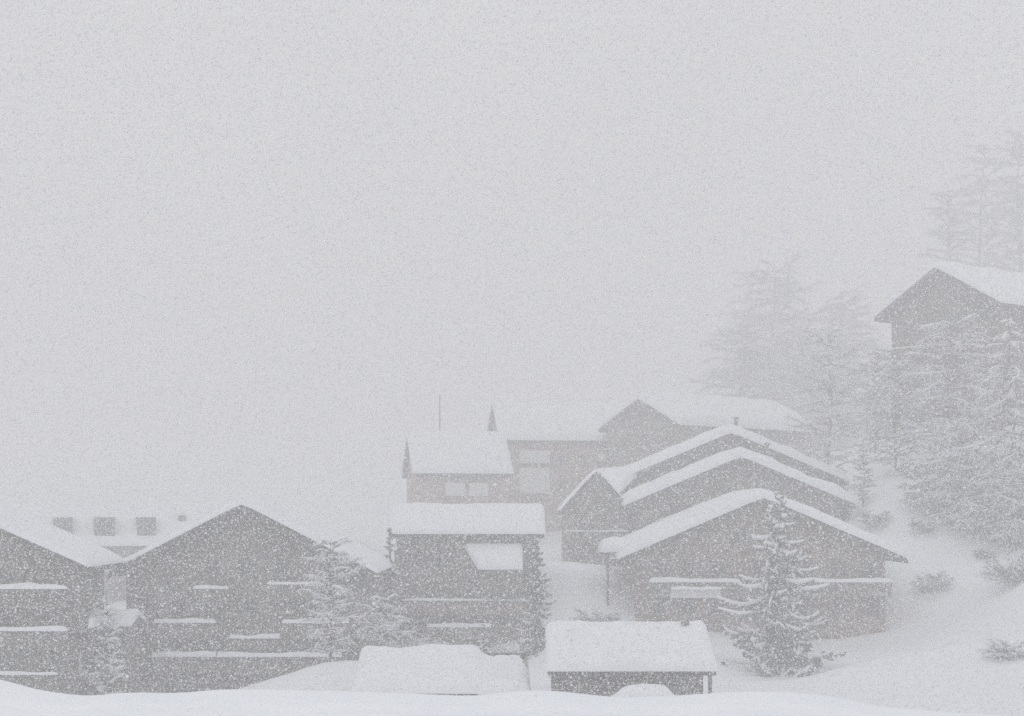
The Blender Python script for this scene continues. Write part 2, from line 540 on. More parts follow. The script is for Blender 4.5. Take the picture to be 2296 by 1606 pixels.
# --- pale house behind the left pair
d = 172.0
kd = KPX * d
xc = (235 - EYE_X) * kd
gb = -9.0
Wh, Lh, SLh = 9.6, 19.5, 0.72
h_ = (EYE_Y - 1232) * kd - gb + 0.5
H = house('house', 'pale house with three dark dormers in its snowy roof, between the two left chalets', 'house', (xc, d + Wh / 2, gb), R(90 + 16), Wh, Lh, h_, SLh, 0.7, 0.55, 'wood_grey')
T = lambda s, o, z: (-Wh / 2 - o, -s, z)
for px, ww, top, bot in [(115, 2.0, 1160, 1205), (207, 2.2, 1160, 1205), (300, 2.0, 1160, 1205), (34, 0.8, 1166, 1190), (384, 0.8, 1156, 1172)]:
    sx = ((px - EYE_X) * kd - xc) * 0.98
    z0, z1 = (EYE_Y - bot) * kd - gb, (EYE_Y - top) * kd - gb
    xr = -(H['zr'] - z0) / SLh                       # where the roof plane has height z0
    q = MB(); q.box(xr - 0.75, xr + 3.0, -sx - ww / 2, -sx + ww / 2, z0 - 0.6, z1)
    dm = q.build('dormer', M['roof'], H['roof'])
    q = MB(); q.box(xr - 0.78, xr - 0.753, -sx - ww / 2 + 0.15, -sx + ww / 2 - 0.15, z0 + 0.15, z1 - 0.2)
    q.build('pane', M['glass'], dm)
    q = MB(); snow_pad(q, lambda u, v: (xr - 0.8 + 3.6 * v, -sx - ww / 2 - 0.1 + u * (ww + 0.2), z1 + 0.003), 10, 10, 0.3, px, 0.1, 0.12, 0.1)
    q.build('dormer_snow', M['snow'], dm, True)
for s_ in (-6, -3, 0.4, 3.2, 6):
    window(H['root'], T, s_, h_ - 2.6, 1.1, 1.3, 'shutter', False)
balcony(H['root'], T, -6, 6, h_ - 3.8, 1.0, 'wood_grey', 0.25)

# --- small barn behind the right end of the big left chalet
d = 134.0
p = P(800, 1214, d)
H = house('barn', 'small dark barn peeping out behind the right end of the big left chalet', 'barn', (p.x, d + 2.5, -11), R(-4), 6.0, 5, p.z + 11 - 0.66 * 3.0 - 0.3, 0.66, 0.5, 0.16, 'wood_grey')

# --- centre house, eaves to the camera
d = 125.0
kd = KPX * d
xc = (1046 - EYE_X) * kd
gb = -10.8
Wm, Lm = 8.5, 11.2
ze = (EYE_Y - 1206) * kd
H = house('chalet', 'dark chalet in the middle whose long eave and flat snow roof face the viewer', 'chalet', (xc, d + Wm / 2, gb), R(90) , Wm, Lm, ze + 0.55 * 0.35 - gb, 0.42, 0.6, 0.5, 'wood_grey')
T = lambda s, o, z: (-Wm / 2 - o, -s, z)
sm = lambda px: (px - EYE_X) * kd - xc
zm = lambda py: (EYE_Y - py) * kd - gb
balcony(H['root'], T, sm(905), sm(1180), zm(1345) - 1.0, 1.2, 'wood_red', 0.16)
balcony(H['root'], T, sm(960), sm(1100), zm(1403) - 0.8, 1.6, 'wood_grey', 0.34, 0.8)
for px in (915, 960, 1010):
    window(H['root'], T, sm(px), zm(1268), 1.0, 1.2, 'shutter', False, True)
for px in (925, 985, 1060, 1130):
    window(H['root'], T, sm(px), zm(1332), 1.0, 1.2, 'wood_red', False)
    window(H['root'], T, sm(px), zm(1405), 1.0, 1.2, 'shutter', False)
# lean-to roof on its front
q = MB()
za, zb = zm(1226), zm(1276)
q.prism([(sm(1050), 0), (sm(1168), 0), (sm(1168), 1)], 0, 1) if False else None
vs = [T(sm(1042), -0.02, za), T(sm(1170), -0.02, za), T(sm(1170), 2.3, zb), T(sm(1076), 2.3, zb)]
vs2 = [(a, b, c - 0.25) for a, b, c in vs]
q.add(vs + vs2, [(0, 3, 2, 1), (4, 5, 6, 7), (0, 1, 5, 4), (1, 2, 6, 5), (2, 3, 7, 6), (3, 0, 4, 7)])
fbox(q, T, sm(1078), sm(1166), 0.01, 2.0, zm(1330), zb - 0.3)
lt = q.build('lean_to', M['wood_grey'], H['root'])
q = MB()
snow_pad(q, lambda u, v: T(sm(1040 + 34 * v) + u * (sm(1172) - sm(1040 + 34 * v)), v * 2.45, za + (zb - za) * v + 0.02), 20, 12, 0.45, 4, 0.1, 0.08, 0.12)
q.build('lean_to_snow', M['snow'], lt, True)

# --- two houses further up behind
d = 182.0
kd = KPX * d
Wa, La = 11.0, 10.7
xc = (1019 - EYE_X) * kd
gb = -4.5
ze = (EYE_Y - 1066) * kd
rA = R(90 + 10)
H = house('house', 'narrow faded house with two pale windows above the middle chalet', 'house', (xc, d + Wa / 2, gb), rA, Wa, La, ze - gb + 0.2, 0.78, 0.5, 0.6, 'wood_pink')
T = lambda s, o, z: (-Wa / 2 - o, -s, z)
sa = lambda px: (px - EYE_X) * kd - xc
za = lambda py: (EYE_Y - py) * kd - gb
for px in (1002, 1055):
    q = MB(); fbox(q, T, sa(px) - 1.15, sa(px) + 1.15, 0, 0.12, za(1112), za(1083)); wdw = q.build('window', M['pale'], H['root'])
    q = MB(); fbox(q, T, sa(px) - 1.0, sa(px) + 1.0, 0.125, 0.16, za(1109), za(1086)); q.build('blind', M['pale'], wdw)
q = MB(); fbox(q, T, sa(1000), sa(1075), 0, 1.2, za(1146), za(1130)); bb = q.build('balcony', M['pale'], H['root'])

d = 202.0
kd = KPX * d
Wb, Lb = 12.0, 17.5
xc = (1262 - EYE_X) * kd
gb = -4.0
ze = (EYE_Y - 992) * kd
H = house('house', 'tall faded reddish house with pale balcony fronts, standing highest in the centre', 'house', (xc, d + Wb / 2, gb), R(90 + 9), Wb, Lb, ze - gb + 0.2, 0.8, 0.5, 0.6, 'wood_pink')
T = lambda s, o, z: (-Wb / 2 - o, -s, z)
sb = lambda px: (px - EYE_X) * kd - xc
zb_ = lambda py: (EYE_Y - py) * kd - gb
for (y0, y1) in [(1040, 1012), (1107, 1050)]:
    q = MB(); fbox(q, T, sb(1146), sb(1211), 0, 1.4, zb_(y0), zb_(y1)); q.build('balcony', M['pale'], H['root'])
q = MB(); fbox(q, T, sb(1322), sb(1395), 0, 1.2, zb_(1035), zb_(1018)); q.build('balcony', M['pale'], H['root'])
for px, py in [(1245, 1045), (1290, 1045), (1245, 1100), (1290, 1100)]:
    window(H['root'], T, sb(px), zb_(py), 1.2, 1.4, 'wood_pink', False)
chimney(H, 2.0, -3.2, 0.6, 1.6)
chimney(H, 2.0, 2.8, 0.5, 1.4)

# --- house with its gable turned left, behind the stepped gables
d = 196.0
rot = R(-50)
Wc, Lc = 13.0, 25.0
ap = P(1440, 896, d)
gb = 0.0
off = Matrix.Rotation(rot, 3, 'Z') @ Vector((0, -Lc / 2, 0))
SLc = 0.5
H = house('house', 'faint house with its gable turned left, long snow roof behind the stepped gables', 'house', (ap.x - off.x, ap.y - off.y, gb), rot, Wc, Lc, ap.z - gb - SLc * Wc / 2 - 0.3, SLc, 0.7, 1.1, 'wood_grey')
T = face_xf('front', Wc, Lc)
for s in (-3.2, 0.2, 3.4): window(H['root'], T, s, H['h'] - 2.0, 1.2, 1.4, 'shutter', False)
TR = face_xf('right', Wc, Lc)
for s in (-7, -3, 1, 5): window(H['root'], TR, s, H['h'] - 2.6, 1.2, 1.4, 'shutter', False)

# --- stepped gables on the right: back, middle, front
def gable_house(name, label, px, py, d, w, l, slope, gb, over, snow, wall, fo=1.2, lump=0.1):
    ap = P(px, py, d)
    return house(name, label, 'chalet', (ap.x, d + fo + l / 2, gb), 0, w, l, ap.z - gb - slope * w / 2 - 0.3, slope, over, snow, wall, front_over=fo, lump=lump), ap

H, ap = gable_house('chalet', 'rearmost of the three stepped gables on the right, broad snow band along its verge', 1640, 972, 158, 21.5, 16, 0.42, -5.5, 1.1, 1.0, 'wood_grey')
chimney(H, 0.9, -6.0, 0.4, 2.0, round_=True)
T = face_xf('front', H['w'], H['l'])
for s in (-7, -4, 4, 7): window(H['root'], T, s, 6.0, 1.2, 1.3, 'shutter', False)

lw = lambda px, py, dd: tuple(P(px, py, dd) - H['root'].location)
c4 = [lw(1322, 1066, 159), lw(1438, 1058, 159), lw(1392, 1104, 154.5), lw(1356, 1108, 154.5)]
q = MB(); q.add(c4 + [(a, b_, c - .2) for a, b_, c in c4], [(0, 3, 2, 1), (4, 5, 6, 7), (0, 1, 5, 4), (1, 2, 6, 5), (2, 3, 7, 6), (3, 0, 4, 7)])
lr = q.build('lean_to_roof', M['roof'], H['root'])
def lf(u, v):
    t_ = Vector(c4[0]).lerp(Vector(c4[1]), u); b_ = Vector(c4[3]).lerp(Vector(c4[2]), u)
    return t_.lerp(b_, v)
q = MB(); snow_pad(q, lf, 20, 12, 0.9, 6, 0.1, 0.1, 0.14); q.build('lean_to_snow', M['snow'], lr, True)

H, ap = gable_house('chalet', 'middle one of the three stepped gables on the right, thin flue through its roof', 1662, 1026, 146, 19.0, 9, 0.42, -7, 1.2, 1.0, 'wood_grey')
chimney(H, 2.6, -4.6, 0.35, 2.3, round_=True)
T = face_xf('front', H['w'], H['l'])
for s in (-6, -2.6, 0.8, 4): window(H['root'], T, s, H['h'] - 1.2, 1.2, 1.4, 'shutter', False)
balcony(H['root'], T, -9, -1, H['h'] - 3.4, 1.1, 'wood_grey', 0.2)

# low gable at the left of the stepped gables
H, ap = gable_house('house', 'steep narrow dark gable tucked against the left of the stepped gables', 1338, 1058, 151, 6.2, 9, 1.12, -7, 0.35, 0.22, 'wood_grey', 0.4)
T = face_xf('front', H['w'], H['l'])
for s_ in (-1.5, 1.4):
    for z in (2.6, 5.4): window(H['root'], T, s_, z, 1.1, 1.3, 'shutter', False)
balcony(H['root'], T, -3.0, 3.0, 4.2, 0.9, 'wood_grey', 0.15)

d = 128.0
H, ap = gable_house('chalet', 'front reddish chalet of the stepped gables, long balcony behind the tall spruce', 1712, 1118, d - 1.5, 20.4, 16, 0.425, -9.2, 1.5, 0.85, 'wood_red', 1.5, lump=0.07)
T = face_xf('front', H['w'], H['l'])
kd = KPX * d
se = lambda px: (px - EYE_X) * kd - ap.x
ze_ = lambda py: (EYE_Y - py) * kd + 9.2
balcony(H['root'], T, se(1452), se(1992), ze_(1304) - 1.0, 1.4, 'wood_grey', 0.32)
balcony(H['root'], T, se(1500), se(1610), ze_(1325) - 0.3, 1.8, 'pale', 0.2, 0.5)
q = MB(); xa, xb = se(1352), se(1428)
q.box(xa, xb, -H['l'] / 2 + 1.5, -H['l'] / 2 + 6, ze_(1240) - 0.2, ze_(1240))
q.box(xa + 0.4, xa + 0.6, -H['l'] / 2 + 1.6, -H['l'] / 2 + 1.8, -2, ze_(1240) - 0.203)
sdr = q.build('side_roof', M['roof'], H['root'])
q = MB(); snow_pad(q, lambda u, v: (xa - .15 + u * (xb - xa + .3), -H['l'] / 2 + 1.35 + v * 4.8, ze_(1240) + .003), 16, 12, 1.15, 4, 0.12, 0.25, 0.25)
q.build('side_roof_snow', M['snow'], sdr, True)
for px in (1480, 1540, 1610, 1700, 1800, 1880, 1950):
    window(H['root'], T, se(px), ze_(1297), 1.2, 1.5, 'shutter', False, px in (1540, 1880))
    window(H['root'], T, se(px), ze_(1378), 1.3, 1.5, 'shutter', False)
for px in (1660, 1760):
    window(H['root'], T, se(px), ze_(1220), 1.1, 1.3, 'shutter', False)

# --- chalet up on the right hillside
d = 163.0
rot = R(-52)
Wf, Lf = 13.2, 18.0
ap = P(2114, 604, d)
gb = 10.5
off = Matrix.Rotation(rot, 3, 'Z') @ Vector((0, -Lf / 2, 0))
SLf = 0.57
H = house('chalet', 'dark chalet high on the right hillside with its gable turned left', 'chalet', (ap.x - off.x, ap.y - off.y, gb), rot, Wf, Lf, ap.z - gb - SLf * Wf / 2 - 0.3, SLf, 1.3, 0.9, 'wood')
T = face_xf('front', Wf, Lf)
for s in (-4.6, -1.6, 1.6, 4.6):
    window(H['root'], T, s, H['h'] - 1.6, 1.2, 1.4, 'shutter', False)
    window(H['root'], T, s, H['h'] - 4.6, 1.2, 1.4, 'shutter', False)
balcony(H['root'], T, -5.8, 5.8, H['h'] - 4.9, 1.3, 'wood', 0.14)
TR = face_xf('right', Wf, Lf)
for s in (-6, -2, 2): window(H['root'], TR, s, H['h'] - 2.4, 1.2, 1.4, 'shutter', False)

# --- low sheds in front
def shed(label, px0, px1, top, bot, d, depth, step=None, seed=0.0, snow=0.55, gz_=-10.8):
    kd = KPX * d
    x0, x1 = (px0 - EYE_X) * kd, (px1 - EYE_X) * kd
    zt, zb = (EYE_Y - top) * kd - snow * 0.8, (EYE_Y - bot) * kd
    root = empty('shed', ((x0 + x1) / 2, d + depth / 2, gz_))
    tag(root, label, 'shed')
    hw = (x1 - x0) / 2
    zt -= gz_; zb -= gz_
    hd = depth / 2
    q = MB()
    yb = lambda z: z
    vs = [(-hw, -hd, zb), (hw, -hd, zb), (hw - 0.1, hd, zt), (-hw + 0.1, hd, zt)]
    q.add(vs + [(a, b, c - 0.22) for a, b, c in vs], [(0, 1, 2, 3), (7, 6, 5, 4), (0, 4, 5, 1), (1, 5, 6, 2), (2, 6, 7, 3), (3, 7, 4, 0)])
    ro = q.build('roof', M['roof'], root)
    q = MB()
    q.box(-hw + 0.5, hw - 0.6, -hd + 0.9, hd - 0.4, -1.5, zb - 0.24)
    q.build('wall', M['wood'], root)
    for sx in (-hw + 0.3, hw - 0.3):
        q = MB(); q.box(sx - 0.1, sx + 0.1, -hd + 0.2, -hd + 0.4, -1.5, zb - 0.225); q.build('post', M['wood'], root)
    q = MB()
    def bf(u, v):
        x = (-hw - 0.12 + u * (2 * hw + 0.24)) * (1 - 0.02 * v)
        z = zb + (zt - zb) * v
        if step:
            z -= step[1] * sstep(step[0] - 0.025, step[0] + 0.025, u) * (0.15 + 0.85 * v)
        return (x, -hd - 0.12 + v * (depth + 0.24), z + 0.01)
    snow_pad(q, bf, 40, 20, snow, seed, 0.16, 0.06, 0.10)
    q.build('roof_snow', M['snow'], ro, True)
    return root, ro, zt, zb, hw, hd

sr = shed('low shed in front with a dent of dark vent pipe on its thick snow roof', 1228, 1606, 1404, 1506, 85, 4.6, None, 3.0, 0.6)
q = MB()
xx = (1544 - EYE_X) * KPX * 87 - sr[0].location.x
zr_ = sr[2] * 0.85 + sr[3] * 0.15
q.tube([(xx, 1.5, zr_ - 0.1), (xx, 1.5, zr_ + 0.62)], [0.13, 0.13], 8)
q.tube([(xx, 1.5, zr_ + 0.62), (xx, 1.5, zr_ + 0.8)], [0.26, 0.2], 8)
q.build('vent_pipe', M['metal'], sr[1])
sl = shed('long low shed roof smothered in snow, left of the dark passage', 792, 1186, 1462, 1556, 86, 4.4, (0.72, 0.55), 8.0, 0.55)

# snow covered car beside the front shed
def snow_car(px, py, d):
    p = P(px, py, d)
    g0 = -11.2
    root = empty('parked_car', (p.x, d, g0))
    tag(root, 'parked car buried under a rounded snow cap beneath the front shed roof', 'car')
    q = MB()
    prof = [(-2.35, 0.35), (2.35, 0.35), (2.42, 0.75), (2.3, 0.98), (1.35, 1.08), (0.75, 1.5), (-1.2, 1.55), (-2.1, 1.1), (-2.4, 0.95), (-2.42, 0.6)]
    q.prism(ccw(prof), -0.88, 0.88)
    q.build('body', M['metal'], root)
    for sx in (-1.45, 1.45):
        for sy in (-0.9, 0.72):
            w_ = MB(); w_.tube([(sx, sy, 0.33), (sx, sy + 0.2, 0.33)], [0.33, 0.33], 14); w_.build('wheel', M['roof'], root)
    q = MB()
    q.add([(-1.05, -0.89, 1.1), (0.6, -0.89, 1.1), (0.45, -0.89, 1.42), (-0.95, -0.89, 1.42)], [(0, 1, 2, 3)])
    q.build('window', M['glass'], root)
    q = MB()
    hgt = lambda x: 1.0 + 0.56 * sstep(-2.1, -1.1, x) * (1 - sstep(0.7, 1.6, x))
    snow_pad(q, lambda u, v: (-2.45 + 4.9 * u, -0.95 + 1.9 * v, hgt(-2.45 + 4.9 * u)), 26, 12, 0.65, 1.0, 0.1, 0.14, 0.25)
    q.build('snow_cap', M['snow'], root, True)
snow_car(1456, 1545, 81)

# hut between the two left chalets
d = 101.0
p = P(236, 1396, d)
H = house('shed', 'small snowy shed between the two dark chalets on the left', 'shed', (p.x, d + 2, -13), R(90), 3.4, 2.6, p.z + 13 - 0.5, 0.3, 0.3, 0.4, 'wood_grey', beams=False)

# ------------------------------------------------------------------ trees
def spruce(label, px, py_top, py_base, d, rad_px, seed, snow=1.0, whorls=26, group=None, mat_='needle', name='spruce', dens=1.0, sparse=False):
    rg = random.Random(seed)
    d = seat(px, py_base, d, 3.0)
    kd = KPX * d
    b = foot(px, py_base, d)
    py_base = EYE_Y - b.z / kd
    ht = (py_base - py_top) * kd
    rad = rad_px * kd
    root = empty(name, b)
    tag(root, label, 'tree', group)
    tr = MB(); tr.tube([(0, 0, -0.8), (0.05, 0, ht * 0.35), (0, 0.04, ht * 0.75), (0, 0, ht)], [0.022 * ht, 0.016 * ht, 0.008 * ht, 0.01], 7)
    tr.build('trunk', M['bark'], root, True)
    cr, sn = MB(), MB()
    for k in range(whorls):
        f = k / (whorls - 1)
        z_k = ht * (0.06 + 0.92 * f)
        Lr = rad * (1 - f) ** 0.85 + 0.12
        if f < 0.3: Lr *= 0.62 + 1.25 * f
        nb = max(4, int((8 if not sparse else 6) * (1 - 0.35 * f) * dens))
        a0 = rg.random() * 6.28
        for i in range(nb):
            a = a0 + 6.283 * i / nb + rg.uniform(-0.25, 0.25)
            ln = Lr * rg.uniform(0.62, 1.15)
            if rg.random() < 0.12: ln *= 0.5
            if rg.random() < 0.10: continue
            z = min(ht * 0.97, z_k + ht * rg.uniform(-.5, .5) / whorls * 1.3)
            dr = rg.uniform(0.45, 0.85) * (1.05 - 0.5 * f)
            n = 6
            pts = []
            for j in range(n + 1):
                t = j / n
                r = ln * t * (1 - 0.06 * math.sin(9 * t + k + i))
                zz_ = z + ln * dr * (-1.75 * t + 1.45 * t * t)
                aa = a + 0.12 * math.sin(3 * t + k)
                pts.append(Vector((math.cos(aa) * r, math.sin(aa) * r, zz_)))
            cr.tube(pts, [0.035 * (1 - 0.8 * j / n) * (ht / 12) + 0.006 for j in range(n + 1)], 3)
            # needle sprays hanging to both sides
            for j in range(1, n + 1):
                t = j / n
                p0 = pts[j]
                dirv = (pts[j] - pts[j - 1]).normalized()
                side = dirv.cross(Vector((0, 0, 1))).normalized()
                wd = ln * 0.30 * (1.15 - t) + 0.10 * ht / 12
                for sg in (-1, 1):
                    for rep in range(2):
                        s0 = p0 - dirv * rg.uniform(0, ln / n)
                        tip = s0 + side * sg * wd * rg.uniform(0.6, 1.2) + dirv * wd * rg.uniform(0.2, 0.7) - Vector((0, 0, wd * rg.uniform(0.15, 0.75)))
                        hw = 0.10 * (ht / 12) * rg.uniform(0.7, 1.5)
                        up = Vector((0, 0, hw))
                        cr.add([s0 + dirv * hw, s0 - dirv * hw, tip - dirv * hw * 0.3 - up * 0.3, tip + dirv * hw * 0.3, s0 - up * 2.2 + side * sg * wd * 0.4],
                               [(0, 1, 2, 3), (1, 4, 2)])
                        if rg.random() < 0.12 * snow:
                            th = hw * 0.9
                            sn.tube([s0 + side * sg * wd * .15 + Vector((0, 0, th * .5)), s0.lerp(tip, .6) + Vector((0, 0, th * .6)), tip], [th * .7, th, th * .4], 4)
            if rg.random() < 0.85 * snow and ln > 0.3:
                j0 = rg.choice((1, 1, 2, 2))
                seg = pts[j0:]
                th = rg.uniform(0.04, 0.11) * (ht / 12) ** 0.6 * (0.7 + 0.5 * snow)
                rr = [th * (0.5 + 0.9 * math.sin(math.pi * min(0.95, max(0.08, (q + 0.5) / len(seg))))) for q in range(len(seg))]
                sn.tube([p_ + Vector((0, 0, th * 0.6)) for p_ in seg], rr, 6)
    c = cr.build('crown', M[mat_], root)
    sn.build('branch_snow', M['snow'], c, True)
    return root

spruce('tall dark spruce with snowy drooping branches in front of the reddish chalet', 1742, 1092, 1535, 110, 188, 5, 0.98, 21)
spruce('slim dark spruce right beside the middle chalet, little snow on it', 1204, 1202, 1500, 114, 62, 7, 0.35, 24)
spruce('small pointed spruce at the left corner of the middle chalet', 874, 1176, 1330, 123, 36, 9, 0.12, 18)
spruce('small snowy conifer between the two low shed roofs', 1083, 1395, 1500, 96, 30, 12, 1.0, 12)

def twig_tree(name, label, px, py_top, py_base, d, rad_px, seed, snow=0.8, cat='tree', group=None, round_=False, n_limb=16, droop=0.25, twigs=14, m_='twig', thick=1.0):
    """bare or larch-like tree: trunk, limbs in tiers, fans of thin twigs, snow lying along limbs and twigs"""
    rg = random.Random(seed)
    d = seat(px, py_base, d, 25.0 if cat == 'shrub' else 8.0)
    kd = KPX * d
    b = foot(px, py_base, d)
    py_base = EYE_Y - b.z / kd
    ht = (py_base - py_top) * kd
    rad = rad_px * kd
    root = empty(name, b)
    tag(root, label, cat, group)
    sc_ = kd / 0.04                     # far trees carry coarser twigs
    tr = MB()
    bend = [Vector((rg.uniform(-.03, .03) * ht, rg.uniform(-.03, .03) * ht, 0)) for _ in range(5)]
    tp = [Vector((0, 0, -0.8)), bend[0] * 0.5 + Vector((0, 0, ht * .25)), bend[1] + Vector((0, 0, ht * .5)), bend[2] + Vector((0, 0, ht * .75)), Vector((0, 0, ht * 0.97))]
    if cat == 'shrub': tp = [p_ * 0.5 for p_ in tp]
    tr.tube(tp, [0.013 * ht + .03, 0.010 * ht, 0.007 * ht, 0.004 * ht, 0.015], 7)
    tr.build('trunk', M['frost_haze' if m_ == 'frost_haze' else 'bark'], root, True)  # pale trunk colour paints extra haze onto the far trees
    cr, sn = MB(), MB()
    shrub = cat == 'shrub'
    for k in range(n_limb):
        f = (k + 0.5) / n_limb
        z = ht * (0.05 + 0.91 * f)
        if round_:
            env = math.sqrt(max(0.05, 1 - ((f - 0.45) / 0.6) ** 2))
        else:
            env = (1 - f) ** 0.7 + 0.08
        for i in range(4):
            a = k * 2.4 + i * 1.571 + rg.uniform(-.4, .4)
            ln = rad * env * rg.uniform(0.6, 1.15)
            up = rg.uniform(-0.1, 0.9) if round_ else rg.uniform(-0.1, 0.25)
            if shrub:
                z = 0.03 * ht; ln = ht * rg.uniform(.55, .95); up = rg.uniform(.35, 1.3)
                ln /= math.sqrt(1 + up * up) * 0.9; ln = min(ln, rad * 1.2)
            pts = []
            ph = rg.uniform(0, 6)
            for j in range(6):
                t = j / 5
                pts.append(Vector((math.cos(a + .2 * math.sin(3 * t + ph)) * ln * t, math.sin(a + .2 * math.sin(3 * t + ph)) * ln * t,
                                   z + ln * (up * t - droop * t * t) + 0.04 * ln * math.sin(5 * t + ph))))
            cr.tube(pts, [(0.042 * (1 - .8 * j / 5) + .010) * thick * (ht / 12) for j in range(6)], 4)
            if rg.random() < snow:
                th = rg.uniform(.05, .10) * (ht / 12) ** .5 * thick
                sn.tube([p_ + Vector((0, 0, th)) for p_ in pts[1:]], [th * (0.5 + .8 * math.sin(math.pi * (q + .6) / 5.4)) for q in range(5)], 5)
            for q in range(int(twigs * 2.0)):
                t = rg.uniform(0.2, 1.0)
                j = min(4, int(t * 5)); s0 = pts[j].lerp(pts[j + 1], t * 5 - j)
                dv = (pts[j + 1] - pts[j]).normalized()
                sd = dv.cross(Vector((0, 0, 1))).normalized() * rg.choice((-1, 1))
                tl = ln * rg.uniform(.16, .5)
                e1 = s0 + (dv * rg.uniform(.3, .9) + sd * rg.uniform(.4, 1) + Vector((0, 0, rg.uniform(-.45, .35)))) * tl * .5
                e2 = e1 + (dv * rg.uniform(.2, .8) + sd * rg.uniform(.2, .9) + Vector((0, 0, rg.uniform(-.8, .2)))) * tl * .5
                w_ = 0.020 * sc_ * thick * rg.uniform(.6, 1.4)
                cr.tube([s0, e1, e2], [w_, w_ * .8, w_ * .4], 3)
                if rg.random() < snow:
                    th = w_ * rg.uniform(1.0, 2.4)
                    sn.tube([s0 + Vector((0, 0, w_ + th * .4)), e1 + Vector((0, 0, w_ + th * .4)), e2 + Vector((0, 0, w_ * .5))], [th * .7, th, th * .4], 4)
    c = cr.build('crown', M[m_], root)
    sn.build('branch_snow', M['snow'], c, True)
    return root

twig_tree('tree', 'snowy little tree in the gap between the two dark left chalets', 240, 1335, 1480, 100, 40, 28, .95, round_=True, n_limb=12, twigs=16)
twig_tree('shrub', 'dark shrub against the left wall of the front reddish chalet', 1338, 1330, 1420, 122, 40, 29, .3, 'shrub', round_=True, n_limb=14, twigs=16)
# snow laden trees round the left and middle chalets
twig_tree('tree', 'snow plastered tree hiding the right corner of the big left chalet', 742, 1200, 1490, 102, 66, 21, 0.95, round_=True, n_limb=14, twigs=16)
twig_tree('tree', 'shorter snow laden tree just right of the plastered one', 856, 1335, 1490, 104, 60, 22, 0.95, round_=True, n_limb=9, twigs=16)
twig_tree('shrub', 'pale snowy shrub in front of the middle chalet, behind the long shed roof', 925, 1362, 1490, 103, 60, 23, 0.9, 'shrub', round_=True, n_limb=8, twigs=16)
twig_tree('shrub', 'small shrub right of the long shed, under the slim spruce', 1152, 1385, 1490, 108, 40, 24, 0.7, 'shrub', round_=True, n_limb=7, twigs=14)
twig_tree('shrub', 'twiggy shrub at the lower left corner of the front shed roof', 1262, 1478, 1540, 83, 24, 26, 0.4, 'shrub', round_=True, n_limb=5, twigs=10)

# trees on the right hillside in front of the high chalet
for i, (lab, px, a, b_, d, r, rn, sd, sw) in enumerate([
        ('larch below the left corner of the high hillside chalet', 2010, 800, 1020, 154, 80, True, 31, .8),
        ('broad snowy larch hiding the foot of the high hillside chalet', 2130, 715, 1060, 152, 125, True, 32, .85),
        ('tallest snow streaked larch at the right edge, in front of the high chalet', 2262, 690, 1190, 141, 150, False, 33, .8),
        ('spreading snowy tree low on the hillside, left of the right edge larch', 2150, 940, 1180, 144, 100, True, 34, .8),
        ('dark trunked tree at the right edge above the lone shrubs', 2290, 960, 1215, 134, 85, True, 35, .6)]):
    twig_tree('larch', lab, px, a, b_, d, r, sd, sw, 'tree', 'snowy larches on the right hillside', rn, 18, .3, 16)
for lab, px, a, b_, d, r, sd, sw in [
        ('slim dark tree standing alone right of the rearmost stepped gable', 1936, 985, 1135, 153, 24, 61, .5),
        ('snow covered tree hiding the right end of the faint long roof', 1858, 735, 1065, 182, 95, 65, .9),
        ('snow covered tree just left of the high hillside chalet', 1965, 770, 1010, 174, 62, 66, .9),
        ('snowy thicket below the right edge larch, highest of the hillside bushes', 2180, 1030, 1200, 140, 95, 62, .8),
        ('rounded snowy thicket left of the hillside larches above the white slope', 2070, 1035, 1150, 149, 60, 63, .8),
        ('wide snowy thicket at the right edge under the larches', 2285, 1060, 1235, 133, 85, 64, .7)]:
    twig_tree('tree', lab, px, a, b_, d, r, sd, sw, 'tree', None, True, 16, .2, 16, 'twig_snow' if sw > .85 else 'twig')
# far trees, with extra haze painted in by the pale rime colour
for i, (lab, px, a, b_, d, r, rn, sd) in enumerate([
        ('broad faint tree fading into the cloud above the stepped gables', 1735, 580, 1010, 285, 125, True, 41),
        ('faint tree between the stepped gables and the high hillside chalet', 1885, 650, 1010, 268, 100, True, 42),
        ('lower faint tree just above the rearmost gable', 1800, 740, 1020, 255, 135, True, 43),
        ('faint low crown above the long roof of the faint house', 1660, 720, 1010, 250, 95, True, 47),
        ('faint round crown left behind the high chalet roof', 2130, 400, 760, 265, 80, True, 44),
        ('faintest tall crown behind the high chalet, reaching up the right side', 2210, 300, 760, 285, 85, True, 45),
        ('faint leafless crown at the right edge above the high chalet roof', 2290, 270, 760, 262, 85, True, 46)]):
    twig_tree('tree', lab, px, a, b_, d, r, sd, .6, 'tree', 'faint trees in the cloud', rn, 26, .25, 30, 'frost_haze', 0.62)
# bushes on the right slope
for lab, px, a, b_, d, r, sd, sw in [
        ('dark bush behind the right eave of the front reddish chalet', 1962, 1122, 1180, 141, 42, 51, .35),
        ('small bush right of the dark one on the white slope', 2068, 1150, 1192, 140, 30, 52, .5),
        ('lone dark shrub on the white slope at the right edge', 2276, 1198, 1315, 124, 62, 53, .35),
        ('little twig tuft poking out of the slope left of the lone shrub', 2206, 1222, 1252, 128, 18, 54, .2),
        ('half buried twigs on the slope right of the reddish chalet', 2090, 1262, 1322, 124, 34, 55, .75),
        ('buried shrub low on the slope at the right edge', 2255, 1410, 1480, 96, 60, 56, .95)]:
    twig_tree('shrub', lab, px, a, b_, d, r, sd, sw, 'shrub', None, True, 9, .2, 18, 'frost_haze' if sw > .7 else 'twig_snow' if sw > .45 else 'twig')

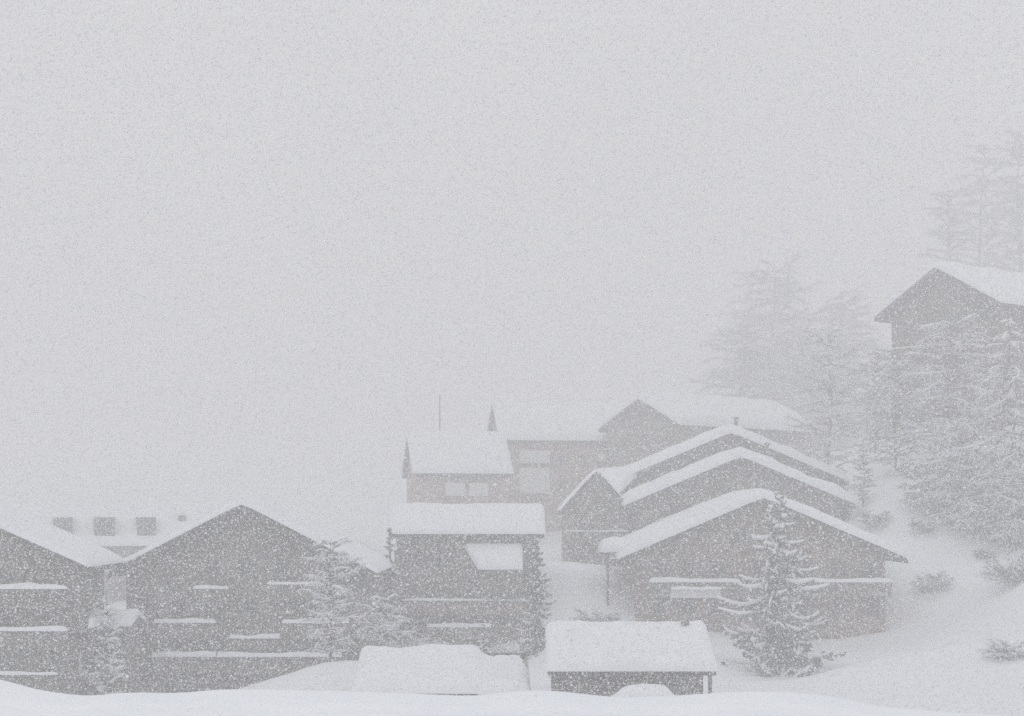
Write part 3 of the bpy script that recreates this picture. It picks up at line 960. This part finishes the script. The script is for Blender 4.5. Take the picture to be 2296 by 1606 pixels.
# posts
def pole(label, px, a, b_, d, w):
    p = P(px, b_, d)
    zt = P(px, a, d).z
    p.z = gz(p.x, p.y)
    ht = zt - p.z
    root = empty('utility_pole', p)
    tag(root, label, 'pole')
    q = MB(); q.tube([(0, 0, -2), (0, 0, ht)], [w, w * .8], 8); q.build('post', M['bark'], root)
    q = MB(); q.tube([(0, 0, ht + .003), (0, 0, ht + .12), (0, 0, ht + .2)], [w, w * .9, w * .3], 8); q.build('snow_cap', M['snow'], root)
pole('faint thin pole behind the narrow faded house', 986, 885, 1000, 225, 0.14)

# ------------------------------------------------------------------ falling snow
def flakes(name, label, count, d0, d1, size, seed):
    rs = np.random.RandomState(seed)
    dd = (d0 ** 3 + rs.rand(count) * (d1 ** 3 - d0 ** 3)) ** (1 / 3)
    tx = rs.uniform(-0.5, 0.5, count) * (36 / 55) * 1.12
    tz = rs.uniform((EYE_Y - 1640) * KPX, EYE_Y * KPX * 1.04, count)
    c = np.stack([tx * dd, dd, tz * dd], 1)
    base = np.array([(1, 1, 1), (1, -1, -1), (-1, 1, -1), (-1, -1, 1)], float) / math.sqrt(3)
    # random rotations from quaternions
    q = rs.normal(size=(count, 4)); q /= np.linalg.norm(q, axis=1, keepdims=True)
    w, x, y, z = q.T
    Rm = np.stack([np.stack([1 - 2 * (y * y + z * z), 2 * (x * y - z * w), 2 * (x * z + y * w)], 1),
                   np.stack([2 * (x * y + z * w), 1 - 2 * (x * x + z * z), 2 * (y * z - x * w)], 1),
                   np.stack([2 * (x * z - y * w), 2 * (y * z + x * w), 1 - 2 * (x * x + y * y)], 1)], 1)
    s = size * np.exp(rs.normal(0, 0.3, count))
    V = np.einsum('nij,kj->nki', Rm, base) * s[:, None, None] + c[:, None, :]
    F = np.array([(0, 1, 2), (0, 3, 1), (0, 2, 3), (1, 3, 2)])
    idx = (np.arange(count)[:, None, None] * 4 + F[None]).reshape(-1)
    me = bpy.data.meshes.new(name)
    me.vertices.add(count * 4); me.vertices.foreach_set('co', V.reshape(-1))
    nf = count * 4
    me.loops.add(nf * 3); me.loops.foreach_set('vertex_index', idx.astype(np.int32))
    me.polygons.add(nf); me.polygons.foreach_set('loop_start', np.arange(nf, dtype=np.int32) * 3)
    me.update(calc_edges=True)
    me.materials.append(M['flake'])
    o = bpy.data.objects.new(name, me); col.objects.link(o)
    tag(o, label, 'snowfall', kind='stuff')
m, nt, b = mat('snowflake')
b.inputs['Base Color'].default_value = (0.93, 0.94, 0.96, 1)
b.inputs['Roughness'].default_value = 0.9
b.inputs['Specular IOR Level'].default_value = 0.1
M['flake'] = m
flakes('falling_snow', 'heavy snowfall of small white flakes filling the air', 430000, 14, 39, 0.0098, 3)

flakes('near_snow_flakes', 'few loose flakes drifting close above the near snow bank', 4500, 5, 13, 0.0042, 8)

# ------------------------------------------------------------------ haze
q = MB(); q.box(-270, 270, -80, 510, -25, 85)
m = bpy.data.materials.new('storm_air'); m.use_nodes = True
nt = m.node_tree; nt.nodes.clear()
vo = nt.nodes.new('ShaderNodeVolumePrincipled')
vo.inputs['Color'].default_value = (0.97, 0.968, 0.971, 1)
vo.inputs['Density'].default_value = 0.0058
vo.inputs['Anisotropy'].default_value = 0.0
oo = nt.nodes.new('ShaderNodeOutputMaterial')
nt.links.new(vo.outputs[0], oo.inputs['Volume'])
hz = q.build('haze', m)
tag(hz, 'white storm air that swallows the far houses', 'haze', kind='stuff')
